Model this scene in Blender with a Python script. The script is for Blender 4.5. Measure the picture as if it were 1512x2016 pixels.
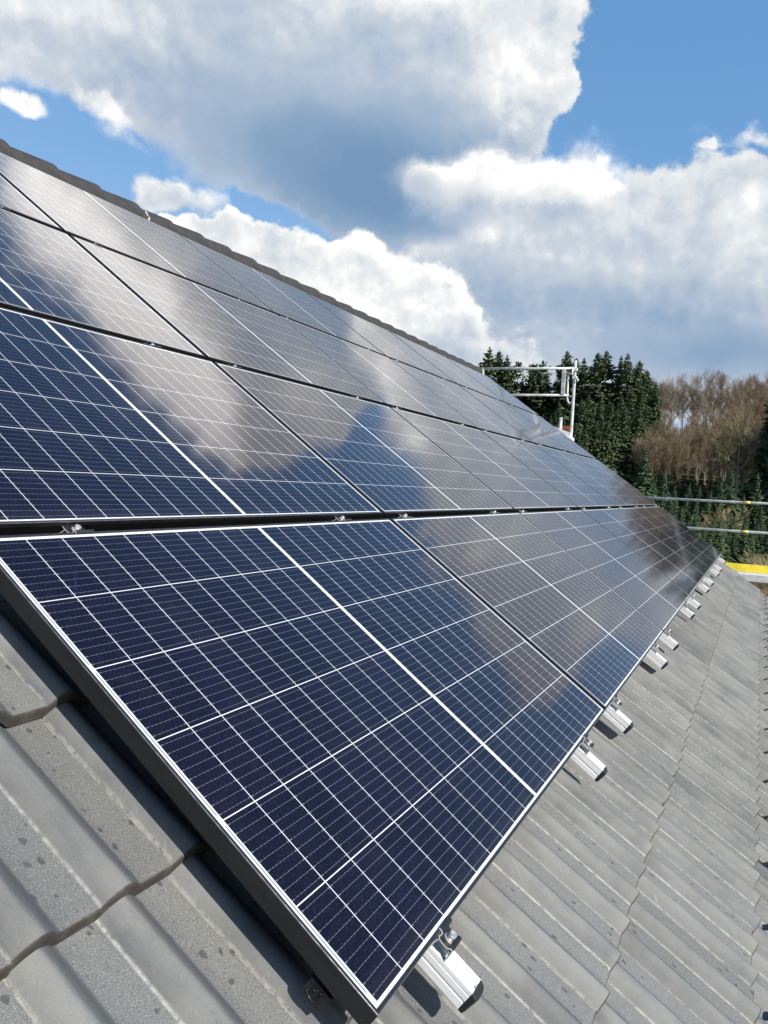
import bpy, bmesh, math, random
import numpy as np
from mathutils import Matrix, Vector

for o in list(bpy.data.objects):
    bpy.data.objects.remove(o)
SC = bpy.context.scene
COL = SC.collection
R = math.radians
rng = random.Random(11)
PITCH = R(35.0)          # roof pitch
Z0 = 6.5                 # height of the array's lower edge above the ground

# ------------------------------------------------------------------ camera
cam_d = bpy.data.cameras.new('camera')
cam = bpy.data.objects.new('camera', cam_d)
COL.objects.link(cam)
right = Vector((0.43126104, -0.90068189, 0.05278313))
up = Vector((0.01187568, 0.06416489, 0.99786865))
back = Vector((-0.90214904, -0.42971503, 0.03836802))
CAM = Vector((-0.96597, -0.428485, 0.733487 + Z0))
m = Matrix((right, up, back)).transposed().to_4x4()
m.translation = CAM
cam.matrix_world = m
cam_d.sensor_fit = 'VERTICAL'
cam_d.sensor_height = 36.0
cam_d.lens = 1550.826 / 2016 * 36.0
cam_d.clip_start = 0.02
cam_d.clip_end = 8000
SC.camera = cam

# ------------------------------------------------------------------ sun, sky, exposure
SUN_T = Vector((-0.270, -0.796, 0.541)).normalized()      # towards the sun
sun_d = bpy.data.lights.new('sun', 'SUN')
sun_d.energy = 4.6
sun_d.angle = R(0.53)
sun_d.color = (1.0, 0.95, 0.87)
sun = bpy.data.objects.new('sun', sun_d)
COL.objects.link(sun)
sun.rotation_euler = SUN_T.to_track_quat('Z', 'Y').to_euler()
SUN_EL = math.asin(SUN_T.z)
SUN_ROT = math.atan2(SUN_T.x, SUN_T.y)

EXPO = 0.55
SC.view_settings.view_transform = 'Standard'
SC.view_settings.look = 'None'
SC.view_settings.exposure = EXPO
SC.view_settings.gamma = 1.0
SC.view_settings.use_curve_mapping = False
SC.render.engine = 'CYCLES'
SC.cycles.max_bounces = 6
SC.cycles.use_denoising = True
SKY_S = 0.14


class NB:
    """small helper that writes node trees as expressions"""
    def __init__(self, nt):
        self.nt = nt
        nt.nodes.clear()

    def node(self, typ, **kw):
        n = self.nt.nodes.new(typ)
        for k, v in kw.items():
            setattr(n, k, v)
        return n

    def put(self, sock, v):
        if v is None:
            return
        if hasattr(v, 'is_linked') or isinstance(v, bpy.types.NodeSocket):
            self.nt.links.new(v, sock)
        else:
            sock.default_value = v

    def m(self, op, a, b=None, c=None, clamp=False):
        n = self.node('ShaderNodeMath', operation=op, use_clamp=clamp)
        self.put(n.inputs[0], a)
        self.put(n.inputs[1], b)
        self.put(n.inputs[2], c)
        return n.outputs[0]

    def v(self, op, a, b=None, c=None):
        n = self.node('ShaderNodeVectorMath', operation=op)
        self.put(n.inputs[0], a)
        if op == 'SCALE':
            self.put(n.inputs['Scale'], b)
        else:
            self.put(n.inputs[1], b)
            self.put(n.inputs[2], c)
        return n.outputs['Value'] if op in ('DOT_PRODUCT', 'LENGTH', 'DISTANCE') else n.outputs['Vector']

    def add(self, a, b): return self.m('ADD', a, b)
    def sub(self, a, b): return self.m('SUBTRACT', a, b)
    def mul(self, a, b): return self.m('MULTIPLY', a, b)
    def lt(self, a, b): return self.m('LESS_THAN', a, b)
    def gt(self, a, b): return self.m('GREATER_THAN', a, b)
    def mx(self, a, b): return self.m('MAXIMUM', a, b)
    def mod(self, a, b): return self.m('FLOORED_MODULO', a, b)

    def noise(self, vec, scale, detail=4.0, rough=0.55, dist=0.0, color=False, lac=2.0):
        n = self.node('ShaderNodeTexNoise')
        self.put(n.inputs['Vector'], vec)
        n.inputs['Scale'].default_value = scale
        n.inputs['Detail'].default_value = detail
        n.inputs['Roughness'].default_value = rough
        n.inputs['Distortion'].default_value = dist
        n.inputs['Lacunarity'].default_value = lac
        return n.outputs['Color'] if color else n.outputs['Fac']

    def voro(self, vec, scale, feature='F1', rand=1.0):
        n = self.node('ShaderNodeTexVoronoi', feature=feature)
        self.put(n.inputs['Vector'], vec)
        n.inputs['Scale'].default_value = scale
        n.inputs['Randomness'].default_value = rand
        return n

    def smooth(self, x, a, b, lo=0.0, hi=1.0):
        n = self.node('ShaderNodeMapRange', interpolation_type='SMOOTHSTEP')
        self.put(n.inputs['Value'], x)
        self.put(n.inputs['From Min'], a)
        self.put(n.inputs['From Max'], b)
        self.put(n.inputs['To Min'], lo)
        self.put(n.inputs['To Max'], hi)
        return n.outputs['Result']

    def mix(self, f, a, b):
        n = self.node('ShaderNodeMix', data_type='RGBA')
        self.put(n.inputs['Factor'], f)
        self.put(n.inputs['A'] if False else n.inputs[6], a)
        self.put(n.inputs[7], b)
        return n.outputs[2]

    def ramp(self, f, stops, interp='LINEAR'):
        n = self.node('ShaderNodeValToRGB')
        cr = n.color_ramp
        cr.interpolation = interp
        while len(cr.elements) < len(stops):
            cr.elements.new(0.5)
        for e, (p, c) in zip(cr.elements, stops):
            e.position = p
            e.color = (*c, 1.0)
        self.put(n.inputs[0], f)
        return n.outputs['Color']

    def comb(self, x, y, z):
        n = self.node('ShaderNodeCombineXYZ')
        self.put(n.inputs[0], x); self.put(n.inputs[1], y); self.put(n.inputs[2], z)
        return n.outputs[0]

    def sep(self, v):
        n = self.node('ShaderNodeSeparateXYZ')
        self.put(n.inputs[0], v)
        return n.outputs


# ---- sky: Nishita sky with cumulus banks, back to front; each mass is (azimuth, elevation, half widths in degrees, weight)
CLOUD_BANKS = [
 # far bank on the right and low haze
 dict(base=0.69, edge=(0.38, 0.58), relief=0.8,
      mass=[(7.4, 17.0, 7.0, 3.6, 1.1), (1.7, 18.0, 3.5, 2.8, 1.0), (14.6, 14.2, 10.7, 4.1, 1.0), (3.8, 12.8, 6.0, 2.0, 0.9), (12, 7.0, 20.0, 2.8, 1.1), (11.9, 9.8, 13.4, 1.9, 0.8),
            (-4.5, 17.0, 5.0, 3.0, 0.9), (-45, 16, 9, 3, 0.9), (70, 20, 8, 4, 0.9), (100, 15, 10, 3, 0.9)],
      light=[(3.0, 9.6, 7.5, 1.6, -0.40), (11, 12.3, 9.0, 1.4, -0.20), (2.4, 17.6, 1.8, 1.9, 0.16), (9.5, 18.6, 6, 1.5, 0.10), (20.0, 13.4, 4.0, 1.8, -0.20)]),
 # big near cloud with a dark base
 dict(base=0.72, edge=(0.37, 0.55), relief=0.95, soft=True,
      mass=[(32.8, 27.4, 14.4, 4.9, 1.2), (46.4, 27.3, 10.7, 2.7, 1.0), (22.2, 27.7, 5.2, 3.7, 1.1), (17.2, 27.4, 2.3, 2.8, 0.95), (28.8, 21.9, 9.0, 3.5, 1.1), (33.8, 20.6, 5.2, 2.6, 0.7),
            (45.3, 23.9, 3.2, 1.2, 0.5), (25.0, 18.8, 4.8, 2.1, 1.1), (24.0, 17.0, 4.6, 1.3, 0.7), (50.7, 25.9, 4.6, 1.5, 0.6), (34.0, 34.0, 11.0, 3.6, 1.25), (22.5, 31.0, 5.8, 2.6, 1.0),
            (36.5, 17.6, 4.5, 1.1, -1.3), (49.0, 20.6, 5.5, 1.6, -1.0), (8.0, 26.5, 5.2, 4.5, -1.0)],
      light=[(30.5, 22.6, 10.5, 3.2, -0.50), (27.5, 19.8, 6.5, 2.8, -0.38), (24.5, 18.2, 4.8, 1.9, -0.34), (22.5, 20.8, 3.0, 1.8, -0.20), (43.0, 25.0, 4.0, 1.7, -0.10), (36, 29.0, 14, 1.8, -0.08),
             (18.0, 27.0, 3.0, 2.6, 0.26), (34, 36.0, 13, 3.2, 0.75), (21, 33.6, 7, 1.9, 0.55), (48.9, 27.3, 6.4, 1.1, 0.10)]),
 # bright bank in the middle
 dict(base=0.98, edge=(0.20, 0.95), relief=1.15,
      mass=[(18.6, 20.4, 4.6, 1.7, 0.85), (13.9, 21.4, 2.6, 1.5, 0.80), (22.0, 20.0, 3.6, 1.4, 0.50), (17.0, 18.2, 5.5, 1.7, 0.45)],
      light=[(20.5, 18.2, 6.0, 1.1, -0.42), (14.5, 18.6, 3.5, 1.3, -0.28), (24.2, 19.8, 2.6, 1.6, -0.42)]),
 # white bank standing on the ridge
 dict(base=0.88, edge=(0.38, 0.60), relief=1.1,
      mass=[(35.0, 15.0, 5.6, 1.7, 1.1), (29.5, 13.2, 5.5, 2.6, 1.1), (38.8, 16.3, 2.6, 0.8, 0.8), (25.0, 11.6, 4.5, 2.2, 0.9), (21.0, 10.2, 4.5, 1.6, 0.75), (17.0, 9.0, 4.0, 1.2, 0.45)],
      light=[(20.5, 10.5, 3.0, 1.4, -0.16), (17.0, 9.0, 4.0, 1.4, -0.20), (30, 12.0, 5, 1.2, 0.10)]),
 # small loose clouds
 dict(base=0.80, edge=(0.34, 0.86), relief=0.6,
      mass=[(42.4, 18.1, 2.6, 1.1, 1.30), (51.3, 22.2, 1.2, 0.8, 1.0), (46.6, 23.4, 1.6, 0.9, 0.85), (2.0, 22.9, 2.6, 0.7, 0.74), (5.8, 22.6, 0.6, 0.25, 0.7), (45.0, 21.5, 2.4, 0.8, 0.45)],
      light=[(42.8, 17.3, 3.0, 0.6, -0.18)]),
]
CLOUD_CALM = [(31.1, 23.0, 10.0, 4.0, 1.0), (25.5, 18.5, 5.0, 2.0, 0.8), (3.6, 9.8, 8.0, 1.8, 0.9)]


def build_world():
    w = bpy.data.worlds.new('World')
    SC.world = w
    w.use_nodes = True
    b = NB(w.node_tree)
    tc = b.node('ShaderNodeTexCoord').outputs['Generated']
    d = b.v('NORMALIZE', tc)
    sky = b.node('ShaderNodeTexSky', sky_type='NISHITA', sun_disc=False)
    sky.sun_elevation = SUN_EL
    sky.sun_rotation = SUN_ROT
    sky.altitude = 400
    sky.air_density = 1.0
    sky.dust_density = 0.3
    sky.ozone_density = 1.5
    x, y, z = b.sep(d)
    az = b.mul(b.m('ARCTAN2', y, x), 180 / math.pi)
    el = b.mul(b.m('ARCSINE', z), 180 / math.pi)
    p0 = b.comb(az, el, 0.0)
    # domain warp
    w1 = b.v('SUBTRACT', b.noise(d, 5.0, 3, 0.5, color=True), (0.5, 0.5, 0.5))
    w2 = b.v('SUBTRACT', b.noise(d, 19.0, 6, 0.6, color=True), (0.5, 0.5, 0.5))
    p = b.v('MULTIPLY_ADD', w1, (7.0, 5.0, 0), p0)
    p = b.v('MULTIPLY_ADD', w2, (4.0, 3.2, 0), p)
    pl = b.v('MULTIPLY_ADD', w1, (6.0, 3.5, 0), p0)
    pl = b.v('MULTIPLY_ADD', w2, (2.2, 1.8, 0), pl)

    def blobs(pp, lst):
        acc = None
        for (a, e, sa, se, wt) in lst:
            q = b.v('MULTIPLY_ADD', pp, (1 / sa, 1 / se, 0), (-a / sa, -e / se, 0))
            r2 = b.v('DOT_PRODUCT', q, q)
            g = b.m('POWER', math.exp(-0.75), r2)
            acc = b.mul(g, wt) if acc is None else b.m('MULTIPLY_ADD', g, wt, acc)
        return acc
    n1 = b.noise(d, 17.0, 9, 0.60)

    def puff(vec):
        n = b.voro(vec, 12.0, 'F1')
        n.inputs['Detail'].default_value = 2.0
        n.inputs['Roughness'].default_value = 0.55
        n.normalize = True
        return b.sub(1.0, n.outputs['Distance'])
    dw = b.v('MULTIPLY_ADD', w2, (0.03, 0.03, 0.03), d)
    pf = puff(dw)
    so = (SUN_T.x * 0.020, SUN_T.y * 0.020, 0.020)
    rel = b.sub(pf, puff(b.v('ADD', dw, so)))
    reln = b.sub(n1, b.noise(b.v('ADD', d, (so[0] * 0.5, so[1] * 0.5, so[2] * 0.5)), 17.0, 6, 0.6))
    calm = b.smooth(blobs(pl, CLOUD_CALM), 0.15, 0.7, 1.0, 0.22)
    rel = b.mul(b.add(b.mul(rel, 0.55), b.mul(reln, 0.55)), calm)
    fine = b.mul(b.mul(b.sub(b.noise(d, 24.0, 7, 0.6), 0.5), calm), 0.34)
    slow = b.mul(b.sub(b.noise(d, 6.0, 3, 0.5), 0.5), 0.16)
    rag = b.add(b.mul(b.sub(n1, 0.5), 0.95), b.mul(b.sub(pf, 0.62), 0.75))
    soft = b.smooth(az, 22.0, 36.0)
    kk = SKY_S * 2 ** EXPO
    layers = []
    for bk in CLOUD_BANKS:
        D = b.add(blobs(p, bk['mass']), rag)
        lo, hi = bk['edge']
        if bk.get('soft'):
            alpha = b.smooth(D, b.sub(lo, b.mul(soft, 0.10)), b.add(hi, b.mul(soft, 0.40)))
        else:
            alpha = b.smooth(D, lo, hi)
        L = b.add(blobs(pl, bk['light']), bk['base'])
        L = b.m('MULTIPLY_ADD', rel, bk['relief'], L)
        L = b.add(L, b.add(fine, slow))
        L = b.add(L, b.mul(b.smooth(D, hi, hi + 0.45, 1.0, 0.0), 0.10))
        layers.append((alpha, L))
    Lt, At = None, None
    for alpha, L in layers:
        if Lt is None:
            Lt, At = L, alpha
        else:
            # a front bank covers what is behind it
            dl = b.mul(b.sub(L, Lt), b.m('DIVIDE', alpha, b.mx(b.sub(b.add(alpha, At), b.mul(alpha, At)), 0.001)))
            Lt = b.add(Lt, dl)
            At = b.sub(b.add(alpha, At), b.mul(alpha, At))
    alpha = At
    cc = b.ramp(b.mul(Lt, 0.8), [(0.0, (0.185, 0.315, 0.50)), (0.20, (0.255, 0.385, 0.56)), (0.40, (0.42, 0.515, 0.65)), (0.56, (0.59, 0.655, 0.735)), (0.70, (0.85, 0.875, 0.89)), (0.80, (1.10, 1.09, 1.07)), (1.0, (2.3, 2.26, 2.18))])
    cc = b.v('SCALE', cc, 1.0 / kk)
    k = SKY_S * 2 ** EXPO
    zen = b.smooth(el, 36.0, 75.0, 1.0, 0.55)
    sx = b.sep(b.v('MULTIPLY', sky.outputs[0], (0.66 * k, 0.88 * k, 0.95 * k)))
    clear = b.comb(b.mul(b.m('POWER', sx[0], 0.87), 0.808 / k), b.mul(b.m('POWER', sx[1], 0.55), 0.64 / k), b.mul(b.m('POWER', sx[2], 0.38), 0.79 / k))
    clear = b.v('SCALE', clear, zen)
    col = b.mix(alpha, clear, cc)
    bg = b.node('ShaderNodeBackground')
    b.put(bg.inputs['Color'], col)
    bg.inputs['Strength'].default_value = SKY_S
    out = b.node('ShaderNodeOutputWorld')
    b.nt.links.new(bg.outputs[0], out.inputs[0])


build_world()

# ------------------------------------------------------------------ materials
def mat(name):
    mt = bpy.data.materials.new(name)
    mt.use_nodes = True
    b = NB(mt.node_tree)
    p = b.node('ShaderNodeBsdfPrincipled')
    o = b.node('ShaderNodeOutputMaterial')
    b.nt.links.new(p.outputs[0], o.inputs[0])
    return mt, b, p


def bump(b, p, h, strength=0.3, dist=0.01):
    n = b.node('ShaderNodeBump')
    n.inputs['Strength'].default_value = strength
    n.inputs['Distance'].default_value = dist
    b.put(n.inputs['Height'], h)
    b.nt.links.new(n.outputs[0], p.inputs['Normal'])


def simple(name, col, rough=0.5, metal=0.0, var=0.12, scale=30, spec=0.5, bmp=0.0):
    mt, b, p = mat(name)
    tc = b.node('ShaderNodeTexCoord').outputs['Object']
    n = b.noise(tc, scale, 5, 0.6)
    k = b.smooth(n, 0.25, 0.75, 1 - var, 1 + var)
    b.put(p.inputs['Base Color'], b.v('SCALE', tuple(col), k))
    b.put(p.inputs['Roughness'], b.smooth(n, 0.2, 0.8, max(rough - 0.08, 0.02), rough + 0.08))
    p.inputs['Metallic'].default_value = metal
    p.inputs['Specular IOR Level'].default_value = spec
    if bmp:
        bump(b, p, n, bmp, 0.004)
    return mt


PW, PH = 1.7655, 1.038
PU, PV = 1.78882, 1.07622


def cells_material():
    mt, b, p = mat('solar_cells')
    tc = b.node('ShaderNodeTexCoord').outputs['Object']
    oi = b.node('ShaderNodeObjectInfo').outputs['Random']
    x, y, z = b.sep(tc)
    xf = b.m('ABSOLUTE', b.sub(x, PW / 2))
    xm = b.sub(xf, 0.0075)
    P = 0.0859
    xc = b.mod(xm, P)
    lx = b.gt(xc, P - 0.0017)
    mx_ = b.mx(b.lt(xm, 0.0), b.gt(xm, 10 * P - 0.0021))
    ym = b.sub(y, 0.0125)
    Q = 0.1690
    yc = b.mod(ym, Q)
    ly = b.gt(yc, Q - 0.0019)
    my = b.mx(b.lt(ym, 0.0), b.gt(ym, 6 * Q - 0.0022))
    white = b.mx(b.mx(lx, ly), b.mx(mx_, my))
    # busbars: nine thin ribbons per cell with small solder flares near the cell ends
    bb = b.m('ABSOLUTE', b.sub(b.mod(b.add(yc, -0.0), 0.01854), 0.00927))
    nearend = b.mx(b.lt(xc, 0.005), b.gt(xc, P - 0.0071))
    wid = b.m('MULTIPLY_ADD', nearend, 0.0007, 0.00028)
    dots = b.mul(b.lt(b.m('ABSOLUTE', b.sub(b.mod(xc, 0.0105), 0.005)), 0.0010), 0.00045)
    bar = b.lt(bb, b.add(wid, dots))
    barn = b.mul(bar, b.sub(1.0, white))
    # grey collector ribbon in the white border at both short ends, broken every second cell row
    rib = b.lt(b.m('ABSOLUTE', b.sub(xf, PW / 2 - 0.0135)), 0.0015)
    seg = b.lt(b.m('ABSOLUTE', b.sub(b.mod(b.add(ym, 0.0), 2 * Q), Q)), Q - 0.010)
    rib = b.mul(b.mul(rib, seg), b.lt(b.m('ABSOLUTE', b.sub(y, PH / 2)), PH / 2 - 0.03))
    # cell colour
    ci = b.comb(b.m('FLOOR', b.m('DIVIDE', x, P)), b.m('FLOOR', b.m('DIVIDE', ym, Q)), b.mul(oi, 50.0))
    wn = b.node('ShaderNodeTexWhiteNoise', noise_dimensions='3D')
    b.put(wn.inputs['Vector'], ci)
    tone = b.smooth(wn.outputs['Value'], 0.0, 1.0, 0.85, 1.2)
    cell = b.v('SCALE', b.mix(oi, (0.0042, 0.0030, 0.0095, 1), (0.0055, 0.0034, 0.0092, 1)), tone)
    # fine sparkle of dust grains
    spk = b.voro(tc, 620.0)
    sp = b.mul(b.lt(spk.outputs['Distance'], 0.17), b.gt(b.noise(tc, 300.0, 0), 0.56))
    cell = b.mix(b.mul(sp, 0.35), cell, (0.35, 0.38, 0.5, 1))
    # wiped smears
    sv = b.v('MULTIPLY', tc, (7.0, 1.6, 1.0))
    rot = b.node('ShaderNodeVectorRotate', rotation_type='Z_AXIS')
    b.put(rot.inputs['Vector'], tc)
    rot.inputs['Angle'].default_value = 0.6
    sm = b.noise(b.v('MULTIPLY', rot.outputs[0], (14.0, 2.5, 1.0)), 2.2, 4, 0.6, 0.4)
    sm2 = b.noise(tc, 3.1, 3, 0.5)
    smear = b.mul(b.smooth(sm, 0.60, 0.78), b.smooth(sm2, 0.5, 0.68))
    cell = b.mix(b.mul(smear, 0.34), cell, (0.05, 0.10, 0.28, 1))
    film = b.mul(b.smooth(b.noise(tc, 4.5, 6, 0.7), 0.45, 0.8), 0.03)
    film = b.add(film, b.mul(b.mul(b.smooth(y, 0.0, 0.06, 1.0, 0.0), b.noise(tc, 25.0, 4, 0.7)), 0.10))
    cell = b.mix(film, cell, (0.17, 0.165, 0.155, 1))
    col = b.mix(barn, cell, (0.115, 0.12, 0.15, 1))
    col = b.mix(white, col, (0.64, 0.66, 0.68, 1))
    col = b.mix(rib, col, (0.17, 0.19, 0.23, 1))
    b.put(p.inputs['Base Color'], col)
    rn = b.noise(tc, 9.0, 3, 0.6)
    b.put(p.inputs['Roughness'], b.add(b.smooth(rn, 0.3, 0.7, 0.060, 0.090), b.mul(smear, 0.12)))
    p.inputs['IOR'].default_value = 1.5
    p.inputs['Specular IOR Level'].default_value = 0.37
    p.inputs['Specular Tint'].default_value = (1.0, 0.86, 0.90, 1)
    return mt


def tile_material(name, base, dark, valley, dust=1.0):
    mt, b, p = mat(name)
    tc = b.node('ShaderNodeTexCoord').outputs['Object']
    rnd = b.node('ShaderNodeAttribute', attribute_name='tile_random').outputs['Fac']
    val = b.node('ShaderNodeAttribute', attribute_name='valley').outputs['Fac']
    arr = b.node('ShaderNodeAttribute', attribute_name='arris').outputs['Fac']
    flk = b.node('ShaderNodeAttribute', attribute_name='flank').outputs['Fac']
    off = b.comb(b.mul(rnd, 37.0), b.mul(rnd, 11.0), 0.0)
    q = b.v('ADD', tc, off)
    # long streaks running down the slope
    st = b.noise(b.v('MULTIPLY', q, (22.0, 3.2, 6.0)), 1.0, 6, 0.65, 0.3)
    bl = b.noise(q, 5.5, 5, 0.6)
    grain = b.noise(q, 620.0, 2, 0.7)
    gr2 = b.noise(q, 170.0, 3, 0.7)
    big = b.noise(q, 2.3, 4, 0.6)
    col = b.mix(b.smooth(bl, 0.35, 0.65), base, tuple(c * 0.84 for c in base[:3]) + (1,))
    col = b.mix(b.mul(b.smooth(b.add(big, b.mul(b.sub(bl, 0.5), 0.5)), 0.53, 0.70), 0.50), col, (0.108, 0.108, 0.108, 1))
    # scuffs: thin pale scratches
    scu = b.node('ShaderNodeVectorRotate', rotation_type='Z_AXIS')
    b.put(scu.inputs['Vector'], q)
    scu.inputs['Angle'].default_value = 0.35
    sc1 = b.noise(b.v('MULTIPLY', scu.outputs[0], (160.0, 12.0, 8.0)), 1.0, 3, 0.6, 0.6)
    col = b.mix(b.mul(b.mul(b.smooth(sc1, 0.62, 0.72), b.smooth(b.noise(q, 8.0, 2), 0.5, 0.62)), 0.45), col, (0.30, 0.30, 0.285, 1))
    # weathered blue-grey patches, plus painted shade on the far flank; a little in the valley
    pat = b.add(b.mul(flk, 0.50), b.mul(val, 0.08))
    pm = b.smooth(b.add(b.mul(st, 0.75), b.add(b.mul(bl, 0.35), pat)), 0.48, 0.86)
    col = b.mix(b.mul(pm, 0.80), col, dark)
    # rough open valley with pale grit
    vmask = b.smooth(val, 0.4, 0.9)
    vcol = b.mix(b.smooth(grain, 0.45, 0.66), valley, tuple(min(c * 2.1, 0.6) for c in valley[:3]) + (1,))
    col = b.mix(b.mul(vmask, 0.80), col, vcol)
    col = b.mix(b.mul(b.smooth(gr2, 0.60, 0.74), b.add(0.10, b.mul(vmask, 0.35))), col, (0.33, 0.325, 0.30, 1))
    # pale lime line along the arris
    an = b.noise(q, 60.0, 4, 0.7)
    col = b.mix(b.mul(b.mul(arr, b.smooth(an, 0.30, 0.62)), 0.75 * dust), col, (0.40, 0.39, 0.35, 1))
    # dried rain drops: round dark spots
    vd = b.voro(b.v('MULTIPLY', b.v('MULTIPLY_ADD', b.noise(q, 70.0, 3, color=True), (0.012, 0.016, 0.0), q), (1.0, 0.75, 1.0)), 42.0)
    spots = b.smooth(b.add(vd.outputs['Distance'], b.mul(b.noise(q, 150, 2), 0.14)), 0.25, 0.31, 1.0, 0.0)
    hsh = b.sep(vd.outputs['Color'])[0]
    spots = b.mul(b.mul(spots, b.gt(hsh, 0.45)), b.smooth(b.noise(q, 7.0, 2), 0.30, 0.45))
    spots = b.mul(spots, b.smooth(val, 0.0, 0.8, 0.15, 1.0))
    col = b.mix(b.mul(spots, 0.70), col, tuple(c * 0.55 for c in dark[:3]) + (1,))
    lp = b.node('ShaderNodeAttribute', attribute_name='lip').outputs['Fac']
    col = b.mix(b.mul(b.smooth(lp, 0.15, 0.75), b.smooth(b.noise(q, 45.0, 4, 0.7), 0.2, 0.6, 0.55, 0.95)), col, (0.042, 0.037, 0.030, 1))  # dirt-brown lip face; along its top edge the colour paints the seam's shadow
    tone = b.smooth(rnd, 0.0, 1.0, 0.90, 1.08)
    fine = b.smooth(grain, 0.2, 0.8, 0.86, 1.14)
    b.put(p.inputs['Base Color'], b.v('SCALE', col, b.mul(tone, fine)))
    p.inputs['Roughness'].default_value = 0.78
    p.inputs['Specular IOR Level'].default_value = 0.35
    h = b.add(b.mul(grain, b.add(0.25, b.mul(vmask, 0.9))), b.mul(bl, 1.2))
    bump(b, p, h, 0.45, 0.0022)
    return mt


M_CELL = cells_material()
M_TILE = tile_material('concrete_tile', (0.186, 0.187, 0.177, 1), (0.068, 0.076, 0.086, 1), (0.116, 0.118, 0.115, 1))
M_RIDGE = simple('ridge_concrete', (0.038, 0.037, 0.037), 0.75, 0, 0.3, 14, 0.35, 0.4)


def frame_material():
    mt, b, p = mat('black_anodised')
    tc = b.node('ShaderNodeTexCoord').outputs['Object']
    n = b.noise(b.v('MULTIPLY', tc, (60, 8, 60)), 1.0, 5, 0.65)
    sc = b.mul(b.smooth(b.noise(tc, 23.0, 6, 0.75), 0.62, 0.72), b.smooth(b.noise(tc, 120.0, 3, 0.7), 0.5, 0.66))
    col = b.mix(b.smooth(n, 0.3, 0.7), (0.009, 0.009, 0.010, 1), (0.016, 0.0155, 0.015, 1))
    col = b.mix(b.mul(sc, 0.75), col, (0.24, 0.23, 0.21, 1))
    b.put(p.inputs['Base Color'], col)
    p.inputs['Roughness'].default_value = 0.38
    p.inputs['Specular IOR Level'].default_value = 0.6
    return mt


M_FRAME = frame_material()
M_GAPSHADE = simple('dull_black_gap_shade', (0.0035, 0.0035, 0.004), 0.8, 0, 0.2, 30, 0.1)  # shade in the gaps between panel rows, painted as dull black
M_EDGE = simple('pale_frame_edge', (0.30, 0.30, 0.31), 0.30, 0.8, 0.3, 50)  # paler metal on the thin outer chamfer of the frame
M_ALU = simple('mill_aluminium', (0.90, 0.90, 0.89), 0.45, 0.08, 0.05, 25, 0.5)
M_CUT = simple('cut_aluminium', (0.80, 0.80, 0.80), 0.45, 0.25, 0.08, 80)
M_BLACK = simple('black_plastic', (0.016, 0.016, 0.018), 0.45, 0, 0.2, 40)
M_CLAMP = simple('black_clamp', (0.018, 0.018, 0.019), 0.35, 0.2, 0.2, 40)
M_STEEL = simple('stainless_steel', (0.60, 0.59, 0.58), 0.42, 0.7, 0.08, 60)
M_GALV = simple('galvanised_steel', (0.50, 0.52, 0.49), 0.55, 0.35, 0.30, 9)
M_GALVD = simple('shiny_galvanised_strap', (0.60, 0.63, 0.66), 0.25, 0.9, 0.3, 30)
M_YEL = simple('yellow_paint', (0.80, 0.62, 0.04), 0.55, 0, 0.22, 5)
M_BAND = simple('faded_yellow_band', (0.66, 0.55, 0.12), 0.6, 0, 0.2, 20)
M_RED = simple('red_orange_board', (0.55, 0.14, 0.06), 0.6, 0, 0.2, 12)
M_DECK = simple('scuffed_deck_metal', (0.66, 0.65, 0.62), 0.5, 0.2, 0.15, 14)
M_WALL = simple('pale_render', (0.62, 0.60, 0.55), 0.9, 0, 0.06, 40)
M_DIRTY = simple('bright_dirt', (0.5, 0.48, 0.44), 0.9, 0, 0.2, 60)


def plant_mat(name, c1, c2, rough=0.7, scale=0.6, spec=0.3):
    mt, b, p = mat(name)
    tc = b.node('ShaderNodeTexCoord').outputs['Object']
    r = b.node('ShaderNodeObjectInfo').outputs['Random']
    n = b.noise(b.v('ADD', tc, b.comb(b.mul(r, 90.0), 0.0, 0.0)), scale, 4, 0.65)
    f = b.add(b.mul(b.smooth(n, 0.3, 0.7), 0.65), b.mul(r, 0.35))
    b.put(p.inputs['Base Color'], b.mix(f, (*c1, 1), (*c2, 1)))
    p.inputs['Roughness'].default_value = rough
    p.inputs['Specular IOR Level'].default_value = spec
    return mt


M_SPRUCE = plant_mat('spruce_needles', (0.040, 0.072, 0.034), (0.105, 0.145, 0.062))
M_FIR = plant_mat('young_fir_needles', (0.036, 0.074, 0.036), (0.105, 0.150, 0.064))
M_PINE = plant_mat('pine_needles', (0.035, 0.055, 0.022), (0.080, 0.100, 0.045))
M_BARK = plant_mat('bark', (0.11, 0.088, 0.062), (0.24, 0.20, 0.145))
M_PALE = plant_mat('pale_bark', (0.34, 0.30, 0.22), (0.46, 0.41, 0.31))
M_TWIG = plant_mat('bare_twigs', (0.150, 0.110, 0.066), (0.225, 0.168, 0.102))
M_TWIGR = plant_mat('reddish_twigs', (0.19, 0.085, 0.045), (0.26, 0.135, 0.075))
M_TWIGY = plant_mat('yellowish_twigs', (0.20, 0.165, 0.075), (0.29, 0.24, 0.13))


def ground_material():
    mt, b, p = mat('meadow_and_forest_floor')
    g = b.node('ShaderNodeNewGeometry').outputs['Position']
    n = b.noise(g, 0.05, 6, 0.6)
    n2 = b.noise(g, 0.9, 5, 0.65)
    n3 = b.noise(g, 9.0, 3, 0.7)
    col = b.mix(b.smooth(n, 0.42, 0.58), (0.065, 0.085, 0.03, 1), (0.12, 0.085, 0.045, 1))
    col = b.mix(b.smooth(n2, 0.45, 0.65), col, (0.20, 0.12, 0.055, 1))
    b.put(p.inputs['Base Color'], b.v('SCALE', col, b.smooth(n3, 0.2, 0.8, 0.7, 1.3)))
    p.inputs['Roughness'].default_value = 0.95
    bump(b, p, n3, 0.6, 0.1)
    return mt


M_GROUND = ground_material()

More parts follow.
